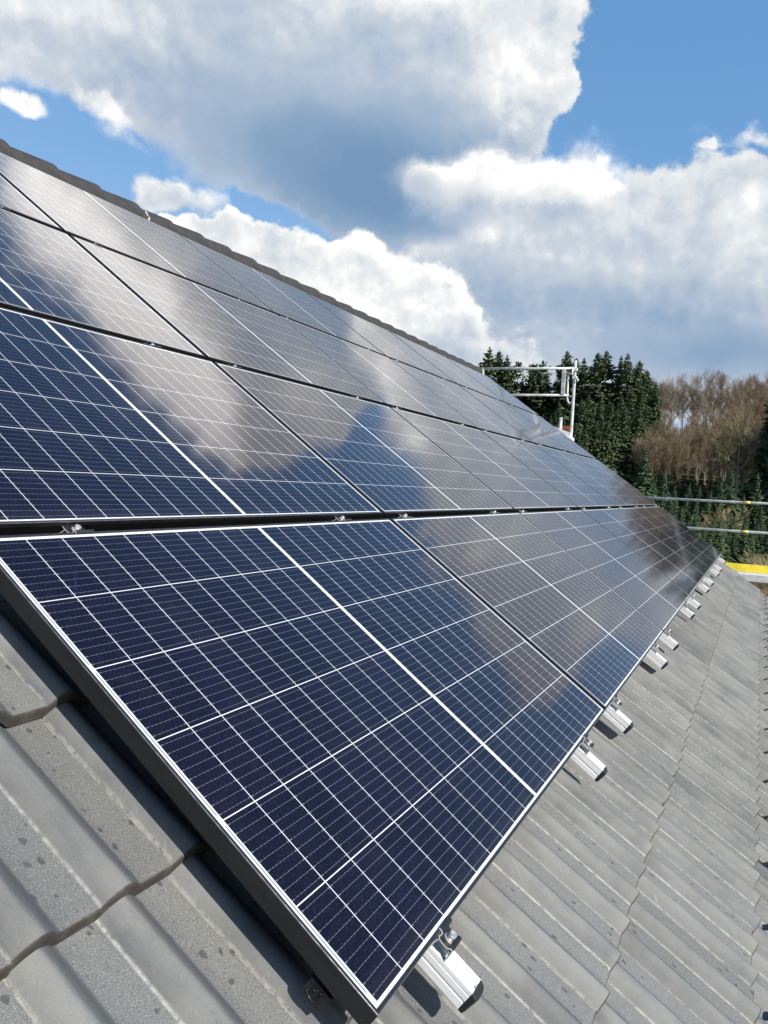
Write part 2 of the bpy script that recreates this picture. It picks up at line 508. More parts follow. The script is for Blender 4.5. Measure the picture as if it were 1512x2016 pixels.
# ------------------------------------------------------------------ object helpers
def link(o):
    COL.objects.link(o)
    return o


def tag(o, label=None, cat=None, group=None, kind=None):
    if label: o['label'] = label
    if cat: o['category'] = cat
    if group: o['group'] = group
    if kind: o['kind'] = kind
    return o


def empty(name, loc=(0, 0, 0), rot=(0, 0, 0)):
    o = link(bpy.data.objects.new(name, None))
    o.empty_display_size = 0.1
    o.location = loc
    o.rotation_euler = rot
    return o


CP, SP = math.cos(PITCH), math.sin(PITCH)


def roof_pt(u, s, n=0.0):
    return Vector((u, s * CP - n * SP, s * SP + n * CP + Z0))


def roof_empty(name, u, s, n=0.0):
    return empty(name, roof_pt(u, s, n), (PITCH, 0, 0))


class MB:
    """collects shapes for one mesh"""
    def __init__(self):
        self.bm = bmesh.new()
        self.mi = 0

    def face(self, pts):
        vs = [self.bm.verts.new(p) for p in pts]
        f = self.bm.faces.new(vs)
        f.material_index = self.mi
        return f

    def box(self, x0, x1, y0, y1, z0, z1):
        vs = [self.bm.verts.new((x, y, z)) for x in (x0, x1) for y in (y0, y1) for z in (z0, z1)]
        for q in ((0, 1, 3, 2), (4, 6, 7, 5), (0, 4, 5, 1), (2, 3, 7, 6), (0, 2, 6, 4), (1, 5, 7, 3)):
            f = self.bm.faces.new([vs[i] for i in q])
            f.material_index = self.mi
        return vs

    def tube(self, pts, r, seg=10, caps=True, taper=None):
        pts = [Vector(p) for p in pts]
        rings = []
        for i, p in enumerate(pts):
            t = (pts[min(i + 1, len(pts) - 1)] - pts[max(i - 1, 0)]).normalized()
            a = t.orthogonal().normalized() if not rings else (rings[-1][1] - t * rings[-1][1].dot(t)).normalized()
            c = t.cross(a)
            rr = r if taper is None else r * (1 + (taper - 1) * i / (len(pts) - 1))
            rings.append(([self.bm.verts.new(p + (a * math.cos(2 * math.pi * k / seg) + c * math.sin(2 * math.pi * k / seg)) * rr) for k in range(seg)], a))
        for (r0, _), (r1, _) in zip(rings, rings[1:]):
            for k in range(seg):
                f = self.bm.faces.new((r0[k], r0[(k + 1) % seg], r1[(k + 1) % seg], r1[k]))
                f.material_index = self.mi
                f.smooth = True
        if caps:
            for rg, flip in ((rings[0][0], True), (rings[-1][0], False)):
                f = self.bm.faces.new(rg[::-1] if flip else rg)
                f.material_index = self.mi

    def extrude_profile(self, prof, axis, a0, a1, cap_mi=None, smooth=False):
        """closed profile in the plane normal to axis; axis 'x': (y,z), 'y': (x,z)"""
        def P(q, t):
            return (t, q[0], q[1]) if axis == 'x' else (q[0], t, q[1])
        A = [self.bm.verts.new(P(q, a0)) for q in prof]
        B = [self.bm.verts.new(P(q, a1)) for q in prof]
        n = len(prof)
        for k in range(n):
            f = self.bm.faces.new((A[k], A[(k + 1) % n], B[(k + 1) % n], B[k]))
            f.material_index = self.mi
            f.smooth = smooth
        for vs in (A[::-1], B):
            f = self.bm.faces.new(vs)
            f.material_index = self.mi if cap_mi is None else cap_mi

    def mesh(self, name, mats, bevel=0.0, seg=2, tri=False):
        bm = self.bm
        if tri:
            bmesh.ops.triangulate(bm, faces=[f for f in bm.faces if len(f.verts) > 4])
        bmesh.ops.recalc_face_normals(bm, faces=bm.faces)
        if bevel:
            ed = [e for e in bm.edges if len(e.link_faces) == 2 and e.calc_face_angle(0) > R(30)]
            bmesh.ops.bevel(bm, geom=ed, offset=bevel, segments=seg, affect='EDGES', profile=0.5)
        me = bpy.data.meshes.new(name)
        bm.to_mesh(me)
        bm.free()
        for mm in (mats if isinstance(mats, (list, tuple)) else [mats]):
            me.materials.append(mm)
        return me

    def build(self, name, mats, parent=None, loc=None, **kw):
        o = link(bpy.data.objects.new(name, self.mesh(name, mats, **kw)))
        if parent is not None:
            o.parent = parent
        if loc is not None:
            o.location = loc
        return o


def copy_tree(o, parent=None):
    c = o.copy()
    link(c)
    if parent is not None:
        c.parent = parent
        c.matrix_parent_inverse = o.matrix_parent_inverse.copy()
    for ch in list(CH.get(o.name, ())):
        cc = copy_tree(ch, c)
        CH.setdefault(c.name, []).append(cc)
    return c


CH = {}


def index_children(root):
    for o in root.children_recursive:
        CH.setdefault(o.parent.name, [])
        if o not in CH[o.parent.name]:
            CH[o.parent.name].append(o)


ORD = ['first', 'second', 'third', 'fourth', 'fifth', 'sixth', 'seventh', 'eighth', 'ninth', 'tenth', 'eleventh', 'twelfth', 'thirteenth',
       'fourteenth', 'fifteenth', 'sixteenth', 'seventeenth', 'eighteenth', 'nineteenth', 'twentieth', 'twenty-first', 'twenty-second', 'twenty-third']

# ------------------------------------------------------------------ the house: tiled roof, ridge, walls
ROOF_U0, ROOF_U1 = -3.59, 11.11
COURSE, LIP0 = 0.350, 0.366
BASE_N = -0.146
ARRIS = 0.01
PROF = [(0.0, 0.0), (0.003, 0.0035), (0.009, 0.0120), (0.017, 0.0195), (0.026, 0.0248), (0.034, 0.0268), (0.043, 0.0250), (0.052, 0.0210), (0.060, 0.0145),
        (0.068, 0.0068), (0.075, 0.0018), (0.081, 0.0), (0.105, 0.0), (0.125, 0.0), (0.1455, -0.0004), (0.1490, -0.0006)]


def build_tiles():
    V, F, rnd, val, arr, flk, lip = [], [], [], [], [], [], []
    cols = [(-0.0003, -0.007, 0.149)]
    for wv in range(2):
        for x, h in PROF:
            if wv == 1 and x == 0.0:
                cols.append((0.1502, 0.0, x))
                continue
            cols.append((x + wv * 0.15, h, x))
    cols.append((0.3040, -0.004, 0.1490))
    nC = len(cols)
    k0, k1 = -5, 11
    ntile = int(round((ROOF_U1 - ROOF_U0) / 0.30))
    u_start = ARRIS + 0.30 * math.ceil((ROOF_U0 - ARRIS) / 0.30 - 1e-6)
    for k in range(k0, k1 + 1):
        s0 = LIP0 + COURSE * k
        for t in range(ntile):
            u0 = u_start + 0.30 * t + rng.uniform(-0.0008, 0.0008)
            js = rng.gauss(0, 0.0022)
            jn = rng.gauss(0, 0.0010)
            jr = rng.gauss(0, 0.004)
            rr = rng.random()
            rows = [(0.0080, -0.0235), (-0.0015, -0.0225), (0.0000, -0.0110), (0.0006, -0.0036), (0.0020, -0.0010), (0.0048, 0.0), (0.022, 0.0004), (0.10, 0.0), (0.23, 0.0), (0.372, 0.0)]
            base = len(V)
            for (ds, dn) in rows:
                for ci, (x, h, xx) in enumerate(cols):
                    tilt = 0.0255 * (1 - max(ds, 0) / COURSE)
                    n = BASE_N + h + tilt + dn + jn
                    wob = rng.uniform(-0.0006, 0.0006) if 0 < ds < 0.3 else 0
                    ss = s0 + ds + js + jr * (x - 0.15)
                    V.append((u0 + x * 0.999, ss, n + wob * 0.5))
                    rnd.append(rr)
                    val.append(1.0 if xx > 0.080 else (0.4 if xx > 0.074 else 0.0))
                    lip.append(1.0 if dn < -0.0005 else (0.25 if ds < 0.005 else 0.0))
                    arr.append(1.0 if (xx <= 0.0001 or xx > 0.1485) else 0.0)
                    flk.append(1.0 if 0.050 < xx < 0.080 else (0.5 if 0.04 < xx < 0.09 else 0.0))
            for i in range(len(rows) - 1):
                for j in range(nC - 1):
                    a = base + i * nC + j
                    F.append((a, a + 1, a + nC + 1, a + nC))
            if t == ntile - 1:      # turned-down verge edge on the last tile of the course
                b0 = len(V)
                for i, (ds, dn) in enumerate(rows):
                    src = V[base + i * nC + nC - 1]
                    V.append((src[0] + 0.006, src[1], src[2] - 0.006)); V.append((src[0] + 0.008, src[1], src[2] - 0.10))
                    for L_, v_ in ((rnd, rr), (val, 0.0), (arr, 0.0), (flk, 0.0), (lip, 0.0)):
                        L_.extend([v_, v_])
                for i in range(len(rows) - 1):
                    a = base + i * nC + nC - 1
                    F.append((a, b0 + 2 * i, b0 + 2 * i + 2, a + nC))
                    F.append((b0 + 2 * i, b0 + 2 * i + 1, b0 + 2 * i + 3, b0 + 2 * i + 2))
    me = bpy.data.meshes.new('tiled_roof')
    me.from_pydata(V, [], F)
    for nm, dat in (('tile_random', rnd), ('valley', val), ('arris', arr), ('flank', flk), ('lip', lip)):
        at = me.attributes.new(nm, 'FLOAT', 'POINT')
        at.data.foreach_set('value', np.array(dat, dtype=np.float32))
    me.polygons.foreach_set('use_smooth', [True] * len(me.polygons))
    me.set_sharp_from_angle(angle=R(42))
    me.materials.append(M_TILE)
    return me


house = roof_empty('house', 0, 0)
tag(house, 'house whose grey concrete tiled roof carries the solar panels', 'house')
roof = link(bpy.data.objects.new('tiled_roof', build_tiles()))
roof.parent = house

RIDGE_S, RIDGE_N = 4.60, -0.125
# far slope, underlay and walls (in world axes, parented to the house)
house_inv = house.matrix_basis.inverted() if False else (Matrix.Translation(house.location) @ Matrix.Rotation(PITCH, 4, 'X')).inverted()


def house_part(mb, name, mm, **kw):
    o = mb.build(name, mm, None, **kw)
    o.parent = house
    o.matrix_parent_inverse = house_inv
    return o


ridge_w = roof_pt(0, RIDGE_S, -0.15)
eave_w = roof_pt(0, -1.40, -0.16)
mb = MB()
mb.face([(ROOF_U0, eave_w.y, eave_w.z), (ROOF_U1 - 0.02, eave_w.y, eave_w.z), (ROOF_U1 - 0.02, ridge_w.y, ridge_w.z), (ROOF_U0, ridge_w.y, ridge_w.z)])
by = ridge_w.y + (ridge_w.y - eave_w.y)
mb.face([(ROOF_U0, ridge_w.y, ridge_w.z + 0.03), (ROOF_U1, ridge_w.y, ridge_w.z + 0.03), (ROOF_U1, by, eave_w.z), (ROOF_U0, by, eave_w.z)])
house_part(mb, 'roof_slab', M_RIDGE)
mb = MB()
wx0, wx1, wy0, wy1 = ROOF_U0 + 0.3, ROOF_U1 - 0.3, eave_w.y + 0.55, by - 0.55
zt = eave_w.z + 0.25
prof = [(wy0, 0.02), (wy1, 0.02), (wy1, zt), (ridge_w.y, ridge_w.z - 0.12), (wy0, zt)]
mb.extrude_profile(prof, 'x', wx0, wx1)
house_part(mb, 'wall', M_WALL)


def ridge_mesh():
    mb = MB()
    bm = mb.bm
    L = 0.362
    xs = [(0.0, 0.106), (0.10, 0.112), (0.20, 0.118), (0.30, 0.1235), (0.362, 0.1275), (0.380, 0.1275), (0.391, 0.1245), (0.397, 0.116)]
    rings = []
    NA = 22
    for x, r in xs:
        rg = []
        for k in range(NA + 1):
            a = R(-112 + 224 * k / NA)
            rg.append(bm.verts.new((x, math.sin(a) * r * 1.05, math.cos(a) * r)))
        rings.append(rg)
    for r0, r1 in zip(rings, rings[1:]):
        for k in range(NA):
            f = bm.faces.new((r0[k], r0[k + 1], r1[k + 1], r1[k]))
            f.smooth = True
    rg = [bm.verts.new((0.400, v.co.y * 0.86, v.co.z * 0.86)) for v in rings[-1]]
    for k in range(NA):
        bm.faces.new((rings[-1][k], rings[-1][k + 1], rg[k + 1], rg[k]))
    return mb.mesh('ridge_tile', M_RIDGE)


rm = ridge_mesh()
N_RIDGE = 40
RP = 0.366
u = ROOF_U1 - 0.02 - RP * N_RIDGE
for i in range(N_RIDGE):
    o = link(bpy.data.objects.new('ridge_tile', rm))
    o.parent = house
    c = roof_pt(u + RP * i, RIDGE_S, RIDGE_N)
    o.matrix_parent_inverse = house_inv
    o.location = c + Vector((0, rng.gauss(0, 0.002), rng.gauss(0, 0.0015)))
    o.rotation_euler = (rng.gauss(0, 0.02), R(0.0), rng.gauss(0, 0.004))
# dried mortar mark on one ridge tile
mb = MB()
for k in range(9):
    a_ = R(-84 + 8 * k); r_ = 0.1125
    xx_ = 0.095 + 0.010 * math.sin(k * 1.7)
    mb.face([(xx_ + dx_, math.sin(a_ + da_) * r_ * 1.055, math.cos(a_ + da_) * r_ * 1.006) for dx_, da_ in ((0, 0), (0.013 + 0.006 * math.sin(k * 2.3), 0), (0.018 + 0.006 * math.sin(k * 2.9 + 1), R(8.5)), (0.004, R(8.5)))])
mb.build('mortar_mark', M_DIRTY, house.children_recursive[-1] if False else [o for o in bpy.data.objects if o.name.startswith('ridge_tile')][19])

# ------------------------------------------------------------------ solar panels
FH = 0.0355


def frame_mesh(gap_shade=False):
    mb = MB()
    bm = mb.bm
    # section (inset from the outer edge, height)
    sec = [(0.0, -FH), (0.0, -0.011), (0.0, -0.0018), (0.0003, -0.0005), (0.0012, 0.0), (0.0062, 0.0), (0.0066, -0.0004), (0.0066, -0.0018), (0.0066, -0.008), (0.002, -0.008), (0.002, -FH + 0.002), (0.024, -FH + 0.002), (0.024, -FH)]
    rings = []
    for d, z in sec:
        rings.append([bm.verts.new(p) for p in ((d, d, z), (PW - d, d, z), (PW - d, PH - d, z), (d, PH - d, z))])
    n = len(sec)
    for i in range(n):
        r0, r1 = rings[i], rings[(i + 1) % n]
        for k in range(4):
            f = bm.faces.new((r0[k], r0[(k + 1) % 4], r1[(k + 1) % 4], r1[k]))
            f.material_index = 1 if i in (2, 3) else (2 if i == 0 and k == 0 and gap_shade else 0)  # upper rows: outer face of the lower bar darkened as painted gap shade
    return mb.mesh('frame', [M_FRAME, M_EDGE, M_GAPSHADE])


def sheet_mesh():
    mb = MB()
    d = 0.0064
    mb.face([(d, d, -0.0018), (PW - d, d, -0.0018), (PW - d, PH - d, -0.0018), (d, PH - d, -0.0018)])
    mb.face([(d, d, -0.0065), (PW - d, d, -0.0065), (PW - d, PH - d, -0.0065), (d, PH - d, -0.0065)])
    return mb.mesh('cell_sheet', M_CELL)


fm, fm_up, sm = frame_mesh(), frame_mesh(True), sheet_mesh()
ROWN = ['lowest row', 'second row up', 'third row up', 'top row under the ridge']
COLN = ['nearest', 'second nearest', 'third nearest', 'fourth nearest', 'fifth nearest', 'farthest']
panel0 = roof_empty('solar_panel', 0, 0)
for nm, me in (('frame', fm), ('cell_sheet', sm)):
    o = link(bpy.data.objects.new(nm, me))
    o.parent = panel0
index_children(panel0)
for j in range(4):
    for i in range(6):
        root = panel0 if (i == 0 and j == 0) else copy_tree(panel0)
        root.location = roof_pt(PU * i + rng.gauss(0, 0.0006), PV * j - (0.004 if j else 0) + rng.gauss(0, 0.0005), 0)
        root.rotation_euler = (PITCH + rng.gauss(0, 0.0005), rng.gauss(0, 0.0005), 0)
        if j:
            for ch in root.children:
                if ch.data == fm:
                    ch.data = fm_up
        tag(root, f'black framed dark blue solar panel, {COLN[i]} panel of the {ROWN[j]}', 'solar panel', 'solar panels laid across the roof')

# ------------------------------------------------------------------ mounting rails with end caps and clamps
RAIL_TOP = -FH - 0.0005
RAIL_U = [0.257, 1.430, 1.965, 3.165, 3.720, 4.990, 5.560, 6.755, 7.430, 8.580, 9.220, 10.46]


def rail_section():
    h = 0.0400
    half = [(0.0210, -h), (0.0210, -0.0265), (0.0190, -0.0255), (0.0190, -0.0215), (0.0210, -0.0205), (0.0210, -0.0100), (0.0200, -0.0095), (0.0200, -0.0080), (0.0210, -0.0075),
            (0.0210, 0.0), (0.0085, 0.0), (0.0080, -0.0025), (0.0070, -0.0028), (0.0070, -0.0065)]
    return [(-x, z) for x, z in half] + [(x, z) for x, z in reversed(half)]


def make_rail():
    root = roof_empty('mounting_rail', 0, 0)
    mb = MB()
    mb.extrude_profile(rail_section(), 'y', -0.098, 4.300)
    mb.build('channel', M_ALU, root, (0, 0, RAIL_TOP), tri=True)
    # cap: a slightly larger moulded plug whose face slopes
    mb = MB()
    w = 0.0218
    top = [(-w, -0.0985, 0.0006), (w, -0.0985, 0.0006), (w, -0.1090, -0.004), (0.012, -0.1125, -0.0055), (-0.012, -0.1125, -0.0055), (-w, -0.1090, -0.004)]
    bot = [(x * 1.0, min(y * 1.0 + (0.003 if y < -0.1 else 0), -0.0985), -0.0412) for x, y, z in top]
    bm = mb.bm
    T = [bm.verts.new(p) for p in top]
    B = [bm.verts.new(p) for p in bot]
    bm.faces.new(T); bm.faces.new(B[::-1])
    for k in range(6):
        bm.faces.new((T[k], B[k], B[(k + 1) % 6], T[(k + 1) % 6]))
    mb.build('end_cap', M_BLACK, root, (0, 0, RAIL_TOP), bevel=0.0012)

    # end clamp: bent black extrusion with bright cut ends, hooked over the frame
    def strip(pts, th):
        out, inn = [], []
        P = [Vector((a, c)) for a, c in pts]
        for i, q in enumerate(P):
            t = (P[min(i + 1, len(P) - 1)] - P[max(i - 1, 0)]).normalized()
            nrm = Vector((-t.y, t.x))
            out.append(tuple(q + nrm * th / 2)); inn.append(tuple(q - nrm * th / 2))
        return out + inn[::-1]
    def sm2(pts, it=1):
        for _ in range(it):
            q = [pts[0]]
            for a, c in zip(pts, pts[1:]):
                q.append((a[0] * .75 + c[0] * .25, a[1] * .75 + c[1] * .25)); q.append((a[0] * .25 + c[0] * .75, a[1] * .25 + c[1] * .75))
            q.append(pts[-1]); pts = q
        return pts
    mb = MB()
    path = [(0.0055, 0.0018), (-0.0025, 0.0018), (-0.0045, -0.0035), (-0.0025, -0.0080), (-0.0060, -0.0125), (-0.0120, -0.0135), (-0.0240, -0.0140), (-0.0275, -0.0105), (-0.0320, -0.0085), (-0.0345, -0.0120), (-0.0350, -0.0355)]
    mb.extrude_profile(strip(sm2(path, 2), 0.0026), 'x', -0.021, 0.021, cap_mi=1, smooth=True)
    mb.extrude_profile(strip([(-0.0045, -0.0140), (-0.0035, -0.0250), (-0.0035, -0.0355)], 0.0022), 'x', -0.021, 0.021, cap_mi=1)
    clamp = mb.build('end_clamp', [M_CLAMP, M_CUT], root)
    clamp.data.set_sharp_from_angle(angle=R(50))

    def bolt(parent, y, z, hh=0.010):
        mb = MB()
        mb.tube([(0, y, z), (0, y, z + 0.0016)], 0.0105, 20)
        mb.tube([(0, y, z + 0.0016), (0, y, z + hh - 0.0008)], 0.0066, 20)
        bm = mb.bm
        zt = z + hh
        o_ = [bm.verts.new((math.cos(k * math.pi / 10) * 0.0066, y + math.sin(k * math.pi / 10) * 0.0066, zt)) for k in range(20)]
        i_ = [bm.verts.new((math.cos(k * math.pi / 10) * 0.0034, y + math.sin(k * math.pi / 10) * 0.0034, zt)) for k in range(20)]
        d_ = [bm.verts.new((math.cos(k * math.pi / 10) * 0.0034, y + math.sin(k * math.pi / 10) * 0.0034, zt - 0.005)) for k in range(20)]
        lo = [bm.verts.new((math.cos(k * math.pi / 10) * 0.0066, y + math.sin(k * math.pi / 10) * 0.0066, zt - 0.001)) for k in range(20)]
        for k in range(20):
            q = (k + 1) % 20
            bm.faces.new((o_[k], o_[q], i_[q], i_[k])); bm.faces.new((i_[k], i_[q], d_[q], d_[k])); bm.faces.new((lo[k], lo[q], o_[q], o_[k]))
        bm.faces.new(d_)
        return mb.build('bolt', M_STEEL, parent)
    bolt(clamp, -0.0185, -0.0125, 0.0130)
    # mid clamps between the panel rows
    for k in range(1, 4):
        y = PV * k - (PV - PH) / 2
        g = (PV - PH) / 2
        mb = MB()
        path = [(g - 0.002, -0.0120), (g - 0.010, -0.0135), (0.0, -0.0130), (-g + 0.009, -0.0110), (-g + 0.0045, -0.0060), (-g + 0.0020, 0.0016), (-g - 0.0055, 0.0016)]
        mb.extrude_profile(strip(path, 0.0024), 'x', -0.025, 0.025, cap_mi=1, smooth=False)
        mb.extrude_profile(strip([(g - 0.004, -0.0350), (0.004, -0.0110)], 0.0018), 'x', -0.025, 0.025, cap_mi=1)
        mb.extrude_profile(strip([(-g + 0.004, -0.0350), (-0.004, -0.0110)], 0.0018), 'x', -0.025, 0.025, cap_mi=1)
        mc = mb.build('mid_clamp', [M_CLAMP, M_CUT], root, (0, y, 0))
        bolt(mc, 0.0, -0.0120, 0.0110)
    return root


rail0 = make_rail()
index_children(rail0)
for i, ru in enumerate(RAIL_U):
    root = rail0 if i == 0 else copy_tree(rail0)
    root.location = roof_pt(ru, rng.gauss(0, 0.003) if i else 0.0, 0)
    tag(root, f'black capped silver mounting rail, {ORD[i]} from the near end of the array', 'mounting rail', 'mounting rails running up under the panels')

# short supporting profile with an embossed black cap below the near panel edge
sup = roof_empty('support_profile', 0.0, 0.079, 0)
tag(sup, 'short black capped profile peeking out below the near side of the nearest panel', 'support profile')
mb = MB()
mb.extrude_profile([(-0.019, -0.082), (0.019, -0.082), (0.019, -0.055), (-0.019, -0.055)], 'x', 0.016, 0.235)
mb.build('channel', M_ALU, sup, bevel=0.001)
mb = MB()
mb.extrude_profile([(-0.021, -0.0845), (0.012, -0.0845), (0.021, -0.078), (0.021, -0.0525), (-0.021, -0.0525)], 'x', 0.008, 0.017)
cap = mb.build('end_cap', M_BLACK, sup, bevel=0.0012)
mb = MB()
xf = 0.0068
def stroke(pts, r=0.0009):
    mb.tube([(xf, a, c) for a, c in pts], r, 6)
stroke([(0.008, -0.058), (0.008, -0.068)])
stroke([(0.0015, -0.058), (0.008, -0.0635)])
stroke([(0.006, -0.062), (0.0015, -0.068)])
stroke([(-0.002, -0.0595), (-0.005, -0.058), (-0.008, -0.060), (-0.0075, -0.063), (-0.002, -0.068), (-0.009, -0.068)])
stroke([(0.016, -0.0745)] + [(0.014 * math.cos(R(t)), -0.072 - 0.007 * math.sin(R(t))) for t in range(10, 171, 20)] + [(-0.016, -0.0745)], 0.0011)
mb.build('emblem', M_CLAMP, cap)

# ------------------------------------------------------------------ snow hooks on the third tile course
def make_hook(strap_mat):
    root = roof_empty('snow_hook', 0, 0)
    mb = MB()
    # flat strap from under the tile lip, bent up into an open triangle
    def band(path, w, th):
        P = [Vector((0, a, c)) for a, c in path]
        prev = None
        for i, q in enumerate(P):
            t = (P[min(i + 1, len(P) - 1)] - P[max(i - 1, 0)]).normalized()
            nr = Vector((1, 0, 0)).cross(t)
            ring = [mb.bm.verts.new(q + Vector((sx * w, 0, 0)) + nr * sn * th) for sx, sn in ((-1, -1), (1, -1), (1, 1), (-1, 1))]
            if prev:
                for k in range(4):
                    mb.bm.faces.new((prev[k], prev[(k + 1) % 4], ring[(k + 1) % 4], ring[k]))
            else:
                mb.bm.faces.new(ring[::-1])
            prev = ring
        mb.bm.faces.new(prev)
    band([(0.03, 0.003), (0.0, 0.003), (-0.09, 0.0025)], 0.0145, 0.002)
    mb.build('strap', strap_mat, root)
    mb = MB()
    band([(-0.045, 0.005), (-0.05, 0.010), (-0.075, 0.060), (-0.080, 0.066), (-0.085, 0.060), (-0.086, 0.010), (-0.082, 0.005)], 0.0145, 0.002)
    mb.build('upstand', M_BLACK, root)
    return root


HOOK_S = LIP0 - 3 * COURSE
hook_a = make_hook(M_GALVD)
hook_b = make_hook(M_BLACK)
index_children(hook_a); index_children(hook_b)
NH = 22
for i in range(NH):
    src = hook_a if i < 2 else hook_b
    root = src if i in (0, 2) else copy_tree(src)
    uu = ARRIS + 0.118 + 1.05 + 0.45 * i
    root.location = roof_pt(uu, HOOK_S, BASE_N)
    tag(root, f'{"black hook on bright steel strap" if i < 2 else "small black hook"} on the tiles at right, {ORD[i]} from the near end', 'snow hook', 'snow hooks along the lower tile course')

# ------------------------------------------------------------------ scaffold at the far gable
SX = 13.2
sc = empty('scaffold', (SX, 0, 0))
tag(sc, 'galvanised tube scaffold with guard rails and yellow toe board behind the far roof edge', 'scaffold')


def srel(y, z): return (0.0, y, z + Z0)


def sc_tube(name, pts, r=0.024, mm=None):
    mb = MB()
    mb.tube(pts, r, 12)
    return mb.build(name, mm or M_GALV, sc)


sc_tube('upright', [srel(2.69, -6.5), srel(2.70, 3.07)], 0.026)
sc_tube('upright', [srel(4.42, -6.5), srel(4.42, 2.96)], 0.026)
sc_tube('upright', [srel(-0.68, -6.5), srel(-0.68, 0.80)], 0.026)
sc_tube('upright', [srel(-3.1, -6.5), srel(-3.1, 0.80)], 0.026)
sc_tube('guard_rail', [srel(4.65, 2.953), srel(2.71, 2.928)], 0.022)
sc_tube('guard_rail', [srel(4.65, 2.46), srel(2.78, 2.452)], 0.022)
for z in (0.706, 0.230):
    g = sc_tube('guard_rail', [srel(2.6, z - 0.012), srel(-3.15, z + 0.012)], 0.0215)
    mb = MB()
    for yy in (-0.225, ):
        mb.tube([srel(yy + 0.055, z + 0.0005), srel(yy - 0.055, z + 0.0007)], 0.0222, 12)
    mb.build('paint_band', M_BAND, g)
    mb = MB()
    mb.box(-0.035, 0.03, -0.70, -0.615, z + Z0 - 0.03, z + Z0 + 0.035)
    mb.tube([(-0.045, -0.64, z + Z0 - 0.03), (-0.045, -0.64, z + Z0 + 0.05)], 0.012, 8)
    mb.build('coupler', M_DECK, sc, bevel=0.004)
mb = MB()
mb.box(-0.03, 0.0, 2.855, 2.925, Z0 + 2.46, Z0 + 2.91)
mb.build('post_plate', M_GALV, sc, bevel=0.004)
sc_tube('bracket', [srel(2.69, 2.80), srel(2.80, 2.85), srel(2.85, 2.86)], 0.02)
sc_tube('bracket', [srel(2.815, 2.84), srel(2.81, 2.42), srel(2.80, 2.35), srel(2.76, 2.30), srel(2.72, 2.33), srel(2.71, 2.40), srel(2.735, 2.44), srel(2.77, 2.42)], 0.017)
mb = MB()
for z in (2.76, 2.90):
    mb.box(-0.04, 0.03, 2.655, 2.735, Z0 + z - 0.02, Z0 + z + 0.03)
mb.tube([(-0.045, 2.62, Z0 + 2.70), (-0.045, 2.66, Z0 + 2.76)], 0.014, 8)
mb.tube([(-0.045, 2.735, Z0 + 2.82), (-0.045, 2.735, Z0 + 2.95)], 0.014, 8)
mb.build('coupler', M_DECK, sc, bevel=0.004)
sc_tube('spigot', [srel(2.90, 1.72), srel(2.90, 2.055)], 0.030)
mb = MB()
mb.box(-0.70, 0.10, 2.66, 4.7, Z0 + 1.62, Z0 + 1.70)
mb.build('upper_deck', M_DECK, sc, bevel=0.004)
mb = MB()
mb.extrude_profile([(3.05, Z0 + 1.84), (3.05, Z0 + 1.90), (2.70, Z0 + 1.78), (2.70, Z0 + 1.70)], 'x', -0.06, 0.0)
mb.build('bracket', M_DECK, sc)
mb = MB()
mb.box(0.03, 0.06, 2.74, 4.7, Z0 + 1.71, Z0 + 1.905)
mb.build('red_board', M_RED, sc)
mb = MB()
mb.box(-0.02, 0.012, -3.2, 2.2, Z0 - 0.425, Z0 - 0.300)
mb.build('toe_board', M_YEL, sc, bevel=0.003)
mb = MB()
mb.box(-0.45, 0.05, -3.2, 2.2, Z0 - 0.465, Z0 - 0.428)
mb.box(-0.455, -0.40, -3.2, 2.2, Z0 - 0.535, Z0 - 0.467)
mb.build('deck', M_DECK, sc, bevel=0.003)
for y in (-0.68, -3.1):
    sc_tube('ledger', [(-0.75, y, Z0 - 0.56), (0.0, y, Z0 - 0.56)], 0.022)
    sc_tube('upright', [(-0.75, y, 0.0), (-0.75, y, Z0 - 0.55)], 0.024)

# ------------------------------------------------------------------ ground and wooded hillside
def sstep(t):
    t = max(0.0, min(1.0, t))
    return t * t * (3 - 2 * t)


def ground_z(x, y):
    dx, dy = x - CAM.x, y - CAM.y
    r = math.hypot(dx, dy)
    a = math.degrees(math.atan2(dy, dx))
    k = sstep((a + 75) / 30) * sstep((75 - a) / 30)
    h = 26 * sstep((r - 105) / 195) + 0.9 * math.sin(x * 0.051) * sstep((r - 90) / 40) + 0.7 * math.sin(y * 0.063 + x * 0.02) * sstep((r - 90) / 40)
    return h * k


def build_ground():
    V, F = [], []
    rs = [0, 6, 14, 25, 40, 55, 70, 80, 90, 100, 108, 116, 124, 132, 140, 150, 160, 170, 180, 190, 200, 212, 225, 240, 260, 280, 300, 350, 450, 700, 1200, 2500, 5000]
    na = 144
    for r in rs:
        for k in range(na):
            a = 2 * math.pi * k / na
            x, y = CAM.x + r * math.cos(a), CAM.y + r * math.sin(a)
            V.append((x, y, ground_z(x, y) - (0.0 if r < 400 else 0)))
    for i in range(len(rs) - 1):
        for k in range(na):
            q = (k + 1) % na
            F.append((i * na + k, i * na + q, (i + 1) * na + q, (i + 1) * na + k) if i else (k, (i + 1) * na + q, (i + 1) * na + k))
    me = bpy.data.meshes.new('ground')
    me.from_pydata(V, [], F)
    me.validate()
    me.polygons.foreach_set('use_smooth', [True] * len(me.polygons))
    me.materials.append(M_GROUND)
    o = link(bpy.data.objects.new('ground', me))
    tag(o, kind='structure')


build_ground()


# ------------------------------------------------------------------ trees
def arrays_mesh(name, V, F, mm):
    me = bpy.data.meshes.new(name)
    me.from_pydata(V, [], F)
    me.materials.append(mm)
    return me


